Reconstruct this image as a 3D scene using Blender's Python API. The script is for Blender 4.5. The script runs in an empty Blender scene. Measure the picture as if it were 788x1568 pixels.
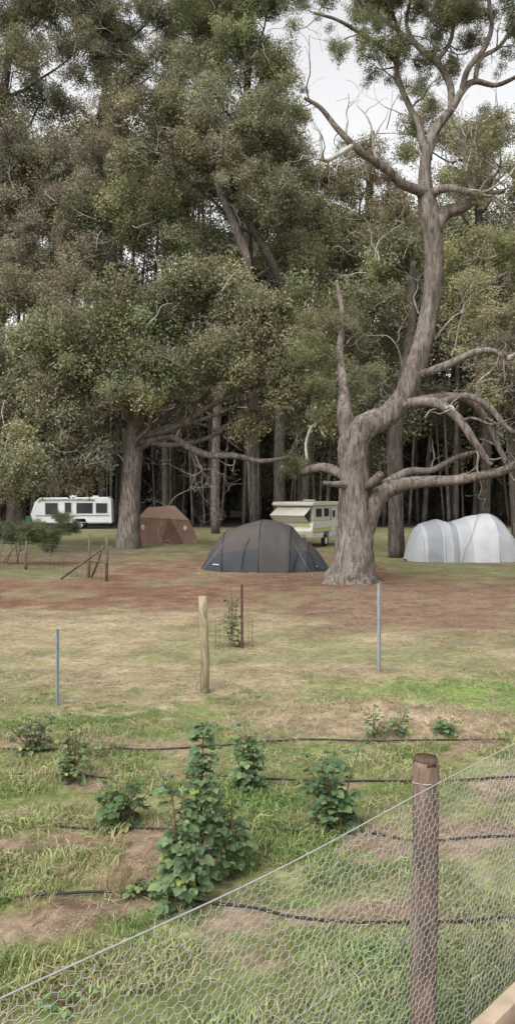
import bpy, math, random
import numpy as np
from mathutils import Vector, Matrix, Euler
random.seed(7); rng=np.random.default_rng(7)
F=1200.;H=2.9;YH=757.
def P(px,py,d): return Vector(((px-394)*d/F, d, H-(py-YH)*d/F))
def G(px,py):
    d=F*H/(py-YH); return Vector(((px-394)*d/F,d,0))
scene=bpy.context.scene
COL=scene.collection
# ---------------------------------------------------------------- helpers
def link(ob,parent=None):
    COL.objects.link(ob)
    if parent is not None: ob.parent=parent
    return ob
def empty(name,loc=(0,0,0),rotz=0):
    e=bpy.data.objects.new(name,None); e.location=loc; e.rotation_euler=(0,0,rotz)
    e.empty_display_size=.3
    return link(e)
def sstep(a,b,x):
    t=np.clip((x-a)/(b-a),0,1); return t*t*(3-2*t)
def _h(ix,iy,s):
    v=np.sin(ix*127.1+iy*311.7+s*74.7)*43758.5453
    return v-np.floor(v)
def vnoise(x,y,s=0):
    ix=np.floor(x);iy=np.floor(y);fx=x-ix;fy=y-iy
    fx=fx*fx*(3-2*fx);fy=fy*fy*(3-2*fy)
    a=_h(ix,iy,s);b=_h(ix+1,iy,s);c=_h(ix,iy+1,s);d=_h(ix+1,iy+1,s)
    return (a*(1-fx)+b*fx)*(1-fy)+(c*(1-fx)+d*fx)*fy
def fbm(x,y,s=0,o=4):
    t=0;a=.5;n=0
    for i in range(o):
        t=t+a*vnoise(x*2**i+i*17.3,y*2**i+i*9.1,s+i);n+=a;a*=.5
    return t/n
# ---------------------------------------------------------------- materials
def newmat(name):
    m=bpy.data.materials.new(name);m.use_nodes=True
    nt=m.node_tree;b=nt.nodes['Principled BSDF'];return m,nt,b
def N(nt,t,**k):
    n=nt.nodes.new(t)
    for a,v in k.items(): setattr(n,a,v)
    return n
def simple(name,col,rough=.6,var=.15,scale=8,bump=.0,metal=0,spec=.3,dirt=None):
    m,nt,b=newmat(name)
    tc=N(nt,'ShaderNodeTexCoord');no=N(nt,'ShaderNodeTexNoise')
    no.inputs['Scale'].default_value=scale;no.inputs['Detail'].default_value=6
    nt.links.new(tc.outputs['Object'],no.inputs['Vector'])
    cr=N(nt,'ShaderNodeValToRGB')
    c2=dirt if dirt else [c*(1-var*2) for c in col]
    cr.color_ramp.elements[0].position=.3;cr.color_ramp.elements[1].position=.6
    cr.color_ramp.elements[0].color=(*c2,1);cr.color_ramp.elements[1].color=(*col,1)
    nt.links.new(no.outputs['Fac'],cr.inputs['Fac']);nt.links.new(cr.outputs['Color'],b.inputs['Base Color'])
    b.inputs['Roughness'].default_value=rough;b.inputs['Metallic'].default_value=metal
    b.inputs['Specular IOR Level'].default_value=spec
    if bump:
        bp=N(nt,'ShaderNodeBump');bp.inputs['Strength'].default_value=bump;bp.inputs['Distance'].default_value=.02
        nt.links.new(no.outputs['Fac'],bp.inputs['Height']);nt.links.new(bp.outputs['Normal'],b.inputs['Normal'])
    return m
def bark(name,c1,c2,sc=1.0,bs=.8,con=.28):
    m,nt,b=newmat(name)
    tc=N(nt,'ShaderNodeTexCoord');mp=N(nt,'ShaderNodeMapping')
    mp.inputs['Scale'].default_value=(sc*8,sc*8,sc*1.5)
    n1=N(nt,'ShaderNodeTexNoise');n1.inputs['Scale'].default_value=1;n1.inputs['Detail'].default_value=10;n1.inputs['Roughness'].default_value=.7
    n1.inputs['Distortion'].default_value=.9
    n2=N(nt,'ShaderNodeTexNoise');n2.inputs['Scale'].default_value=.9;n2.inputs['Detail'].default_value=4
    nt.links.new(tc.outputs['Object'],mp.inputs['Vector']);nt.links.new(mp.outputs['Vector'],n1.inputs['Vector'])
    nt.links.new(tc.outputs['Object'],n2.inputs['Vector'])
    mx=N(nt,'ShaderNodeMix',data_type='RGBA');cr2=N(nt,'ShaderNodeValToRGB')
    cr2.color_ramp.elements[0].position=.42;cr2.color_ramp.elements[1].position=.62
    nt.links.new(n2.outputs['Fac'],cr2.inputs['Fac']);nt.links.new(cr2.outputs['Color'],mx.inputs[0])
    for c,i in((c1,6),(c2,7)):
        cr=N(nt,'ShaderNodeValToRGB');cr.color_ramp.elements[0].position=.38;cr.color_ramp.elements[1].position=.60
        cr.color_ramp.elements[0].color=(*[k*con for k in c],1);cr.color_ramp.elements[1].color=(*c,1)
        nt.links.new(n1.outputs['Fac'],cr.inputs['Fac']);nt.links.new(cr.outputs['Color'],mx.inputs[i])
    nt.links.new(mx.outputs[2],b.inputs['Base Color'])
    b.inputs['Roughness'].default_value=.9;b.inputs['Specular IOR Level'].default_value=.12
    bp=N(nt,'ShaderNodeBump');bp.inputs['Strength'].default_value=bs;bp.inputs['Distance'].default_value=.08/sc
    nt.links.new(n1.outputs['Fac'],bp.inputs['Height']);nt.links.new(bp.outputs['Normal'],b.inputs['Normal'])
    return m
def leafmat(name,inst=True,tr=.25,var=.35,rough=.6,spec=.3):
    m,nt,b=newmat(name)
    if inst: at=N(nt,'ShaderNodeAttribute',attribute_type='INSTANCER',attribute_name='tint')
    else: at=N(nt,'ShaderNodeAttribute',attribute_type='GEOMETRY',attribute_name='Col')
    col=at.outputs['Color']
    geo=N(nt,'ShaderNodeNewGeometry')
    mr=N(nt,'ShaderNodeMapRange');mr.inputs['To Min'].default_value=1-var;mr.inputs['To Max'].default_value=1+var
    nt.links.new(geo.outputs['Random Per Island'],mr.inputs['Value'])
    sc=N(nt,'ShaderNodeVectorMath',operation='SCALE')
    nt.links.new(col,sc.inputs[0]);nt.links.new(mr.outputs[0],sc.inputs['Scale'])
    nt.links.new(sc.outputs[0],b.inputs['Base Color'])
    b.inputs['Roughness'].default_value=rough;b.inputs['Specular IOR Level'].default_value=spec
    if tr>0:
        t=N(nt,'ShaderNodeBsdfTranslucent');nt.links.new(sc.outputs[0],t.inputs['Color'])
        ms=N(nt,'ShaderNodeMixShader');ms.inputs[0].default_value=tr
        nt.links.new(b.outputs[0],ms.inputs[1]);nt.links.new(t.outputs[0],ms.inputs[2])
        nt.links.new(ms.outputs[0],nt.nodes['Material Output'].inputs['Surface'])
    return m
M_leaf=leafmat('leaf_cluster_mat',tr=.22,var=.25,rough=.75,spec=.2)
M_leaff=leafmat('far_leaf_cluster_mat',tr=0,var=.25,rough=.8,spec=.1)
M_blade=leafmat('grass_blade_mat',tr=.3,var=.3)
M_plant=leafmat('plant_leaf_mat',inst=False,tr=.2,var=.3,rough=.5)
M_bark=bark('bark_grey_brown',(.235,.202,.175),(.17,.14,.118),1.0)
M_barkd=bark('bark_dark',(.125,.108,.092),(.09,.076,.064),1.0)
M_dead=bark('bark_pale_dead',(.46,.43,.38),(.36,.32,.27),1.6,.4,.5)
M_cane=simple('cane_mat',(.14,.1,.05),.7)
# ---------------------------------------------------------------- mesh builder
class MB:
    def __init__(s): s.v=[];s.f=[];s.m=[]
    def add(s,vs,fs,mi=0):
        o=len(s.v);s.v.extend([tuple(v) for v in vs]);s.f.extend([tuple(i+o for i in f) for f in fs]);s.m.extend([mi]*len(fs))
    def tube(s,pts,rads,sides=6,mi=0,flare=0,rough=0,cap=True):
        n=len(pts);pts=[Vector(p) for p in pts]
        t=(pts[1]-pts[0]).normalized()
        a=Vector((1,0,0)) if abs(t.x)<.9 else Vector((0,1,0))
        u=(a-t*a.dot(t)).normalized();o=len(s.v)
        ph=random.random()*6
        for i in range(n):
            if i<n-1: t2=(pts[min(i+1,n-1)]-pts[max(i-1,0)]).normalized()
            else: t2=(pts[i]-pts[i-1]).normalized()
            u=(u-t2*u.dot(t2)).normalized();w=t2.cross(u)
            for k in range(sides):
                an=2*math.pi*k/sides;r=rads[i]
                if rough: r*=1+rough*(math.sin(an*3+ph+i*.35)*.5+math.sin(an*5+ph*2-i*.6)*.35+random.uniform(-.4,.4))
                if flare:
                    fl=max(0,1-i/flare)
                    r*=1+fl*fl*.35*math.sin(an*5+ph)
                s.v.append(tuple(pts[i]+(u*math.cos(an)+w*math.sin(an))*r))
        for i in range(n-1):
            for k in range(sides):
                k2=(k+1)%sides
                s.f.append((o+i*sides+k,o+i*sides+k2,o+(i+1)*sides+k2,o+(i+1)*sides+k));s.m.append(mi)
        if cap:
            s.f.append(tuple(o+k for k in reversed(range(sides))));s.m.append(mi)
            s.f.append(tuple(o+(n-1)*sides+k for k in range(sides)));s.m.append(mi)
    def box(s,c,size,mi=0,rot=None):
        x,y,z=[a/2 for a in size];vs=[Vector((i*x,j*y,k*z)) for i in(-1,1) for j in(-1,1) for k in(-1,1)]
        if rot is not None: vs=[rot@v for v in vs]
        vs=[v+Vector(c) for v in vs]
        s.add(vs,[(0,1,3,2),(4,6,7,5),(0,4,5,1),(2,3,7,6),(0,2,6,4),(1,5,7,3)],mi)
    def obj(s,name,mats,parent=None,smooth=True,loc=None,bevel=0,recalc=False):
        me=bpy.data.meshes.new(name);me.from_pydata(s.v,[],s.f)
        for m in mats: me.materials.append(m)
        me.polygons.foreach_set('material_index',s.m)
        if smooth: me.polygons.foreach_set('use_smooth',[True]*len(s.f))
        me.update()
        if recalc:
            import bmesh
            bm=bmesh.new();bm.from_mesh(me);bmesh.ops.recalc_face_normals(bm,faces=bm.faces);bm.to_mesh(me);bm.free()
        ob=bpy.data.objects.new(name,me)
        if loc is not None: ob.location=loc
        if bevel:
            bv=ob.modifiers.new('bevel','BEVEL');bv.width=bevel;bv.segments=2;bv.limit_method='ANGLE'
        return link(ob,parent)
def cat(pts,rads,k=4):
    pts=[Vector(p) for p in pts];n=len(pts);op=[];orr=[]
    for i in range(n-1):
        p0=pts[max(i-1,0)];p1=pts[i];p2=pts[i+1];p3=pts[min(i+2,n-1)]
        for j in range(k):
            t=j/k
            op.append(.5*((2*p1)+(p2-p0)*t+(2*p0-5*p1+4*p2-p3)*t*t+(3*p1-p0-3*p2+p3)*t**3))
            orr.append(rads[i]*(1-t)+rads[i+1]*t)
    op.append(pts[-1]);orr.append(rads[-1]);return op,orr
def rv(s=1.): return Vector((random.gauss(0,1),random.gauss(0,1),random.gauss(0,1)))*s
def grow(mb,p,d,L,r,depth,mi=0,up=.1,wig=.28,kids=3,sides=5,tips=None):
    n=5;pts=[Vector(p)];d=Vector(d).normalized();rs=[r]
    for i in range(n):
        d=(d+rv(wig)+Vector((0,0,up))).normalized()
        pts.append(pts[-1]+d*L/n);rs.append(max(r*(1-.8*(i+1)/n),.006))
    q,qr=cat(pts,rs,2)
    mb.tube(q,qr,max(3,sides),mi,cap=False)
    if tips is not None and depth<=1: tips+= [pts[-1],pts[-2],pts[-3]]
    if depth>0:
        for k in range(kids):
            i=random.randint(2,n);b=pts[i]
            dd=(pts[i]-pts[i-1]).normalized();side=dd.cross(rv()).normalized()
            grow(mb,b,dd*.6+side*.8,L*random.uniform(.45,.7),rs[i]*.75,depth-1,mi,up,wig,kids,sides-1,tips)
# ---------------------------------------------------------------- instancing
def gn_for(coll):
    ng=bpy.data.node_groups.new('scatter_'+coll.name,'GeometryNodeTree')
    ng.interface.new_socket('Geometry',in_out='INPUT',socket_type='NodeSocketGeometry')
    ng.interface.new_socket('Geometry',in_out='OUTPUT',socket_type='NodeSocketGeometry')
    gi=ng.nodes.new('NodeGroupInput');go=ng.nodes.new('NodeGroupOutput')
    ci=ng.nodes.new('GeometryNodeCollectionInfo');ci.inputs['Collection'].default_value=coll
    ci.inputs['Separate Children'].default_value=True;ci.inputs['Reset Children'].default_value=True
    ip=ng.nodes.new('GeometryNodeInstanceOnPoints');ip.inputs['Pick Instance'].default_value=True
    def at(n,t):
        a=ng.nodes.new('GeometryNodeInputNamedAttribute');a.data_type=t;a.inputs['Name'].default_value=n
        return a.outputs['Attribute']
    L=ng.links.new
    mp=ng.nodes.new('GeometryNodeMeshToPoints')
    L(gi.outputs[0],mp.inputs['Mesh'])
    L(mp.outputs[0],ip.inputs['Points']);L(ci.outputs[0],ip.inputs['Instance'])
    L(at('pick','INT'),ip.inputs['Instance Index']);L(at('rot','FLOAT_VECTOR'),ip.inputs['Rotation']);L(at('scl','FLOAT_VECTOR'),ip.inputs['Scale'])
    L(ip.outputs[0],go.inputs[0]);return ng
TOT=[0]
def scatter(name,pts,rot,scl,tint,ng,npick,parent=None):
    pts=np.asarray(pts,dtype=np.float32);n=len(pts);TOT[0]+=n
    me=bpy.data.meshes.new(name);me.vertices.add(n);me.vertices.foreach_set('co',pts.ravel())
    a=me.attributes.new('rot','FLOAT_VECTOR','POINT');a.data.foreach_set('vector',np.asarray(rot,dtype=np.float32).ravel())
    a=me.attributes.new('scl','FLOAT_VECTOR','POINT');a.data.foreach_set('vector',np.asarray(scl,dtype=np.float32).ravel())
    a=me.attributes.new('tint','FLOAT_VECTOR','POINT');a.data.foreach_set('vector',np.clip(np.asarray(tint,dtype=np.float32),0.002,1).ravel())
    a=me.attributes.new('pick','INT','POINT');a.data.foreach_set('value',rng.integers(0,npick,n).astype(np.int32))
    ob=bpy.data.objects.new(name,me);link(ob,parent)
    md=ob.modifiers.new('scatter','NODES');md.node_group=ng;return ob
def mesh_np(name,v,quads,mat):
    me=bpy.data.meshes.new(name);me.from_pydata(v.tolist(),[],quads.tolist());me.materials.append(mat)
    return bpy.data.objects.new(name,me)
def cluster(name,nsub,per,R,L,W,sub=.17,mat=None):
    c=rng.normal(size=(nsub,3));c/=np.linalg.norm(c,axis=1)[:,None];c*=R*(rng.random((nsub,1))**.45);c[:,2]*=.85
    p=np.repeat(c,per,0)+rng.normal(size=(nsub*per,3))*sub*np.array([1,1,.7]);n=len(p)
    d=rng.normal(size=(n,3));d[:,2]-=.25;d/=np.linalg.norm(d,axis=1)[:,None]
    s=np.cross(d,rng.normal(size=(n,3))*np.array([.5,.5,1.2]));s/=np.linalg.norm(s,axis=1)[:,None]
    l=L*rng.uniform(.7,1.3,(n,1));w=W*rng.uniform(.7,1.3,(n,1))
    v=np.stack([p,p+d*l*.45+s*w*.5,p+d*l,p+d*l*.45-s*w*.5],1).reshape(-1,3)
    q=np.arange(4*n).reshape(-1,4);return mesh_np(name,v,q,mat or M_leaf)
C_leaf=bpy.data.collections.new('leaf_clusters')
for i in range(6): C_leaf.objects.link(cluster('leaf_cluster',36,13,.92,.165,.078,.17))
NG_leaf=gn_for(C_leaf)
C_far=bpy.data.collections.new('far_leaf_clusters')
for i in range(4): C_far.objects.link(cluster('far_leaf_cluster',30,9,.9,.15,.08,.15,M_leaff))
NG_far=gn_for(C_far)
def tuft(name,nb,R,h0,h1,lean,w,mat):
    v=[];q=[]
    for i in range(nb):
        a=random.uniform(0,6.28);r=R*random.random()**.5;b=Vector((math.cos(a)*r,math.sin(a)*r,-.01))
        h=random.uniform(h0,h1);la=random.uniform(0,6.28);le=random.uniform(.2,1)*lean
        d=Vector((math.cos(la),math.sin(la),0));s=Vector((-d.y,d.x,0)).lerp(rv(),.3).normalized()*w*.5
        m=b+Vector((0,0,h*.6))+d*h*le*.35;t=b+Vector((0,0,h*(1-.35*le)))+d*h*le
        o=len(v);v+=[b-s,b+s,m+s*.8,m-s*.8,t+s*.15,t-s*.15]
        q+=[(o,o+1,o+2,o+3),(o+3,o+2,o+4,o+5)]
    me=bpy.data.meshes.new(name);me.from_pydata([tuple(x) for x in v],[],q);me.materials.append(mat)
    return bpy.data.objects.new(name,me)
C_g=bpy.data.collections.new('grass_tufts')
for i in range(4): C_g.objects.link(tuft('grass_tuft',36,.11,.05,.12,1.0,.009,M_blade))
NG_g=gn_for(C_g)
C_s=bpy.data.collections.new('straw_tufts')
for i in range(3): C_s.objects.link(tuft('straw_tuft',22,.12,.02,.11,1.8,.006,M_blade))
NG_s=gn_for(C_s)
# ---------------------------------------------------------------- ground
ROWS=[5.42,6.65,7.85,9.0]
def zones(x,y):
    px=394+F*x/np.maximum(y,.5)
    n1=fbm(x*.8,y*1.3,1);n2=fbm(x*2.3+5,y*3.1,2);n3=fbm(x*.25,y*.25,3);n4=fbm(x*.12+3,y*.2+8,4)
    row=np.zeros_like(x)
    for r in ROWS: row=np.maximum(row,np.exp(-((y-r-.1*np.sin(x*1.3+r))**2)/.025))
    soil=sstep(.55,.64,n1*.45+n2*.55+row*.07-.02)
    gard=1-sstep(9.4,11.8,y+(n2-.5)*4)
    mulch=np.exp(-((x-1.5)/1.7)**2-((y-9.8)/.62)**2)
    mulch=np.clip(mulch*1.9+(n2-.5)*1.2,0,1)*(mulch>.15)
    bright=np.clip(np.exp(-((x-3.4)/2.2)**2-((y-11.3)/.8)**2)*1.5+(n2-.5)*.8,0,1)*(np.abs(y-11.3)<1.6)*(x>.6)
    return px,n1,n2,n3,n4,row,soil,gard,mulch,bright
def ground_color(x,y):
    px,n1,n2,n3,n4,row,soil,gard,mulch,bright=zones(x,y)
    A=lambda *c:np.array(c)[None,:]
    def mix(a,b,t): t=np.clip(t,0,1)[:,None];return a*(1-t)+b*t
    z0=0*x[:,None]
    soilc=mix(A(.20,.118,.084)+z0,A(.27,.20,.14)+z0,sstep(.42,.58,n2))
    g=mix(A(.15,.18,.065)+z0,A(.23,.23,.105)+z0,sstep(.42,.62,n1))
    gar=mix(g,soilc,soil)
    lawn=mix(A(.30,.245,.155)+z0,A(.225,.21,.11)+z0,sstep(.42,.62,n3*.5+n1*.5))
    lit=mix(A(.165,.092,.062)+z0,A(.205,.138,.095)+z0,sstep(.4,.6,n2*.5+n3*.5))
    lit=mix(lit,A(.22,.19,.11)+z0,sstep(.54,.66,fbm(x*.55+7,y*.35+2,77))*.55)
    grs=mix(A(.19,.185,.09)+z0,A(.155,.115,.078)+z0,sstep(.44,.58,n4*.6+n1*.4))
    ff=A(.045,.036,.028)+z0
    c=mix(gar,lawn,1-gard)
    w=(n3-.5)*6+(n1-.5)*5
    c=mix(c,lit,sstep(16,19.5,y+w-np.clip((px-560)/120,-1,1)*-1.)*.97)
    c=mix(c,grs,sstep(28,34,y+w*1.3+np.clip((px-580)/60,0,1)*5-np.clip((480-px)/200,0,1)*3))
    c=mix(c,A(.23,.22,.115)+z0,sstep(40,44,y+w*.5)*.8)
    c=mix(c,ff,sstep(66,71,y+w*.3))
    c=mix(c,A(.38,.29,.2)+z0,mulch*.9*gard)
    c=mix(c,A(.19,.27,.075)+z0,bright*.9)
    enc=np.exp(-((x+9.5)/3.4)**4-((y-29.5)/2.6)**4)
    c=mix(c,A(.14,.155,.075)+z0,enc*.75)
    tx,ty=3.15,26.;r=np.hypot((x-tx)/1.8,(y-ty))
    c=mix(c,A(.14,.086,.060)+z0,np.exp(-(r/2.4)**2)*.85)  # litter round the trunk, darkened with the tree's shade in its colour
    return np.clip(c,0.01,1)
def gheight(x,y):
    h=(fbm(x*1.5,y*1.5,11)-.5)*.06+(fbm(x*6,y*6,12,2)-.5)*.02
    h=h*np.exp(-np.maximum(y-12,0)/20)
    h+=.26*np.exp(-((x-1.5)/1.3)**2-((y-9.9)/.5)**2)*(.6+.8*fbm(x*2.5,y*2.5,14))
    for r in ROWS: h+=.03*np.exp(-((y-r)/.22)**2)
    return h
ys=list(np.arange(3,13,.065));s=.065
while ys[-1]<900: s*=1.035;ys.append(ys[-1]+s)
ys=[-300,-80,-20,-5,0,1.5]+ys
xs=list(np.arange(0,6,.08));s=.08
while xs[-1]<700: s*=1.06;xs.append(xs[-1]+s)
xs=[-a for a in xs[:0:-1]]+xs
X,Y=np.meshgrid(np.array(xs),np.array(ys));nx=len(xs);ny=len(ys)
x=X.ravel();y=Y.ravel();Z=gheight(x,y)
me=bpy.data.meshes.new('ground');me.from_pydata(np.stack([x,y,Z],1).tolist(),[],[(j*nx+i,j*nx+i+1,(j+1)*nx+i+1,(j+1)*nx+i) for j in range(ny-1) for i in range(nx-1)])
ca=me.color_attributes.new('Col','FLOAT_COLOR','POINT')
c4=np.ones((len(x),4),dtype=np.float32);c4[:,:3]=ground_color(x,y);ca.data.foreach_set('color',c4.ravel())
me.polygons.foreach_set('use_smooth',[True]*len(me.polygons))
m,nt,b=newmat('ground_mat')
at=N(nt,'ShaderNodeAttribute',attribute_name='Col');tc=N(nt,'ShaderNodeTexCoord')
n1=N(nt,'ShaderNodeTexNoise');n1.inputs['Scale'].default_value=9;n1.inputs['Detail'].default_value=10;n1.inputs['Roughness'].default_value=.75
n2=N(nt,'ShaderNodeTexNoise');n2.inputs['Scale'].default_value=1.3;n2.inputs['Detail'].default_value=8;n2.inputs['Roughness'].default_value=.7
for q in(n1,n2): nt.links.new(tc.outputs['Object'],q.inputs['Vector'])
r1=N(nt,'ShaderNodeMapRange');r1.inputs['From Min'].default_value=.3;r1.inputs['From Max'].default_value=.7;r1.inputs['To Min'].default_value=.45;r1.inputs['To Max'].default_value=1.4
r2=N(nt,'ShaderNodeMapRange');r2.inputs['From Min'].default_value=.3;r2.inputs['From Max'].default_value=.7;r2.inputs['To Min'].default_value=.6;r2.inputs['To Max'].default_value=1.35
nt.links.new(n1.outputs['Fac'],r1.inputs[0]);nt.links.new(n2.outputs['Fac'],r2.inputs[0])
mu=N(nt,'ShaderNodeMath',operation='MULTIPLY');nt.links.new(r1.outputs[0],mu.inputs[0]);nt.links.new(r2.outputs[0],mu.inputs[1])
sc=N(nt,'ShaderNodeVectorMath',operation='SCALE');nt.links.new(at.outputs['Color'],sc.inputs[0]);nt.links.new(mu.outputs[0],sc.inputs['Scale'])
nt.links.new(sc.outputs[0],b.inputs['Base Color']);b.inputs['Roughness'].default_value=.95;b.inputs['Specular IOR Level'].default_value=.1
bp=N(nt,'ShaderNodeBump');bp.inputs['Strength'].default_value=.8;bp.inputs['Distance'].default_value=.04
nt.links.new(n1.outputs['Fac'],bp.inputs['Height']);nt.links.new(bp.outputs['Normal'],b.inputs['Normal'])
me.materials.append(m);link(bpy.data.objects.new('ground',me))
# ---- grass
def fence_y(x): return 3.15+x*1.02
def put_grass():
    n=17000;gx=rng.uniform(-5.2,6.5,n);gy=rng.uniform(3.2,13.5,n)
    ok=(np.abs(gx)<gy*.38+.6)&(gy>fence_y(gx)+.02)
    gx=gx[ok];gy=gy[ok]
    px,n1,n2,n3,n4,row,soil,gard,mulch,bright=zones(gx,gy)
    lush=sstep(.42,.60,fbm(gx*1.3+9,gy*1.9,21))
    dens=np.clip((1-soil)*gard*(.22+1.0*lush)+bright*1.2-mulch*1.3,0,1)
    k=rng.random(len(gx))<dens
    gx,gy,n1,n2,bright,gard,lush=[a[k] for a in(gx,gy,n1,n2,bright,gard,lush)]
    n=len(gx);z=gheight(gx,gy)
    hue=np.clip(fbm(gx*1.1+4,gy*1.5,31)*2.3-.70+rng.normal(0,.22,n)-bright*.5,0,1)[:,None]
    t=np.array([[.20,.295,.09]])*(1-hue)+np.array([[.37,.35,.175]])*hue
    t*=rng.uniform(.7,1.2,(n,1))*(1+.2*bright[:,None])
    s=rng.uniform(.35,1.0,n)*(.4+.8*lush)*(1-.45*sstep(7.5,10.5,gy));S=np.stack([s*1.25,s*1.25,s],1)
    rot=np.stack([rng.normal(0,.12,n),rng.normal(0,.12,n),rng.uniform(0,6.28,n)],1)
    scatter('grass',np.stack([gx,gy,z],1),rot,S,t,NG_g,4)
    n=14000;gx=rng.uniform(-5.2,6.5,n);gy=rng.uniform(3.2,13,n)
    ok=(np.abs(gx)<gy*.38+.6)&(gy>fence_y(gx)+.02);gx=gx[ok];gy=gy[ok]
    Z_=zones(gx,gy);dens=np.clip(.3+Z_[6]*.25+Z_[8]*1.2,0,1)*np.where((fbm(gx*1.7+2,gy*2.4,51)>.46)|(Z_[8]>.3),1,.2)
    k=rng.random(len(gx))<dens;gx=gx[k];gy=gy[k];a1=len(gx)
    n=13000;hx=rng.uniform(-13,13,n);hy=10.5+rng.random(n)**.8*18
    ok=(np.abs(hx)<hy*.36+.6);hx=hx[ok];hy=hy[ok]
    k=rng.random(len(hx))<np.clip(1.1-(hy-15)/9,.12,1);hx=hx[k];hy=hy[k]
    ax=np.r_[gx,hx];ay=np.r_[gy,hy];n=len(ax)
    t=ground_color(ax,ay)*rng.uniform(.7,1.5,(n,1))*np.array([[1.05,1.1,1.0]])
    t[:a1]=np.array([[.40,.33,.215]])*rng.uniform(.55,1.15,(a1,1))
    s=rng.uniform(.5,1.2,n);s[a1:]*=rng.uniform(.5,.9,n-a1)
    S=np.stack([s*1.2,s*1.2,s*np.where(np.arange(n)<a1,.55,.45)],1)
    rot=np.stack([rng.normal(0,.2,n),rng.normal(0,.2,n),rng.uniform(0,6.28,n)],1)
    scatter('dry_grass',np.stack([ax,ay,gheight(ax,ay)],1),rot,S,t,NG_s,3)
put_grass()
pts=[];
for (px,py,n) in [(60,1400,10),(180,1365,18),(90,1345,8),(205,1350,8),(560,1300,6),(430,1480,6),(700,1110,12),(640,1100,12)]:
    for i in range(n):
        g=G(px+random.gauss(0,20),py+random.gauss(0,8));pts.append(g)
pts=np.array([tuple(p) for p in pts]);n=len(pts)
scatter('dry_weeds',pts,np.stack([rng.normal(0,.1,n),rng.normal(0,.1,n),rng.uniform(0,6,n)],1),np.stack([rng.uniform(.2,.4,n)]*2+[rng.uniform(.9,1.8,n)],1),np.array([[.42,.33,.2]])*rng.uniform(.7,1.1,(n,1)),NG_g,4)
# ---------------------------------------------------------------- foliage crowns
def lobe_pts(c,rad,s=1.25,dens=1.0,k=5):
    a,b,cc=rad;area=4*math.pi*((a*b)**1.6/3+(a*cc)**1.6/3+(b*cc)**1.6/3)**(1/1.6)
    n=max(3,int(area/(math.pi*s*s)*dens));out=[];br=[]
    for i in range(n):
        d=rv().normalized()
        if d.z<-.3 and random.random()<.5: d.z=-d.z
        f=random.uniform(.5,1.12)
        pc=Vector((c[0]+d.x*a*f,c[1]+d.y*b*f,c[2]+d.z*cc*f));ps=s*random.uniform(.45,1.15);bb=random.uniform(.62,1.38)
        ax=rv(.4)
        kk=max(2,int(k*(ps/s)**1.3+.5))
        for j in range(kk):
            e=rv().normalized()*random.uniform(.4,.9);e.z=e.z*.7+.12
            if random.random()<.15: e*=1.5
            q=pc+Vector((e.x*ps,e.y*ps,(e.z+ax.x*e.x+ax.y*e.y)*ps))
            out.append(tuple(q));br.append(bb*(1+.12*e.z))  # tint rises towards each puff's top: top light put into the colour
    return out,br
def foliage(name,pts,br,base,parent,sc=1.0,alt=None,altp=.15,far=False):
    n=len(pts);t=np.array([base])*np.array(br)[:,None]*rng.uniform(.8,1.2,(n,1))
    t=t*(1+rng.normal(0,.05,(n,3)))
    if alt is not None:
        p=np.array(pts);nn=fbm(p[:,0]*.35+50,p[:,2]*.35+p[:,1]*.2,61)
        w=np.clip((nn-.5)*4+rng.normal(0,.25,n)+altp*2-.1,0,1)[:,None]*.7;t=t*(1-w)+np.array([alt])*w
    s=sc*rng.uniform(.5,1.25,n)
    rot=np.stack([rng.normal(0,.7,n),rng.normal(0,.7,n),rng.uniform(0,6.28,n)],1)
    return scatter(name,pts,rot,np.stack([s,s,s],1),t,NG_far if far else NG_leaf,4 if far else 6,parent)
GREEN=(.190,.200,.106);OLIVE=(.212,.207,.128);BROWN=(.245,.205,.14);LIME=(.27,.265,.14)
def tree(name,trunk,lobes,base,alt=BROWN,altp=.1,mat=None,s=1.25,dens=.85,k=5,sc=.98,twigs=4,dead=2):
    root=trunk[0];o=P(root[0],root[1],root[2]);o.z=0
    e=empty(name,o);mb=MB()
    pts=[P(a,b_,c)-o for a,b_,c,r in trunk];rads=[r*c/F for a,b_,c,r in trunk];pts[0].z=-.2
    q,qr=cat(pts,rads,5);mb.tube(q,qr,14,0,flare=6,rough=.09)
    allp=[];allb=[]
    for L in lobes:
        c=P(L[0],L[1],L[2])-o;rx=L[3]*L[2]/F;rz=L[4]*L[2]/F
        pp,bb=lobe_pts(c,(rx,min(rx,rz)*.95,rz),s,dens,k);allp+=pp;allb+=bb
        cand=[i for i in range(len(q)) if q[i].z<c.z-.5*(q[i]-c).length and q[i].z>4]
        if not cand: cand=[len(q)//2]
        i=min(cand,key=lambda i:(q[i]-c).length);a=q[i]
        mid=a.lerp(c,.5)+Vector((random.uniform(-.6,.6),random.uniform(-.4,.4),random.uniform(-1,.1)))*(c-a).length*.16
        r0=min(qr[i]*.55,.05+.014*(c-a).length)
        lq,lr=cat([a,a.lerp(mid,.5)+rv(.2),mid,mid.lerp(c,.6)+rv(.3),c],[r0,r0*.85,r0*.7,r0*.5,r0*.35],4);mb.tube(lq,lr,7,0,rough=.05)
        for t in range(twigs):
            grow(mb,lq[random.randint(len(lq)//2,len(lq)-1)],rv().normalized()+Vector((0,-.3,.2)),min(rx,rz)*random.uniform(.7,1.1),r0*.4,1,0,.08,.3,3,4)
        for t in range(dead):
            dd=rv().normalized();dd.y=-abs(dd.y)
            grow(mb,c+Vector((dd.x*rx*.6,-abs(rx)*.55,dd.z*rz*.6-.3*rz)),dd+Vector((0,-.15,.15)),min(rx,rz)*random.uniform(.7,1.2),.035,2,1,.06,.33,3,4)
    mb.obj('trunk_and_branches',[mat or M_bark,M_dead],e)
    foliage('foliage',allp,allb,base,e,sc,alt,altp)
    return e
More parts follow.
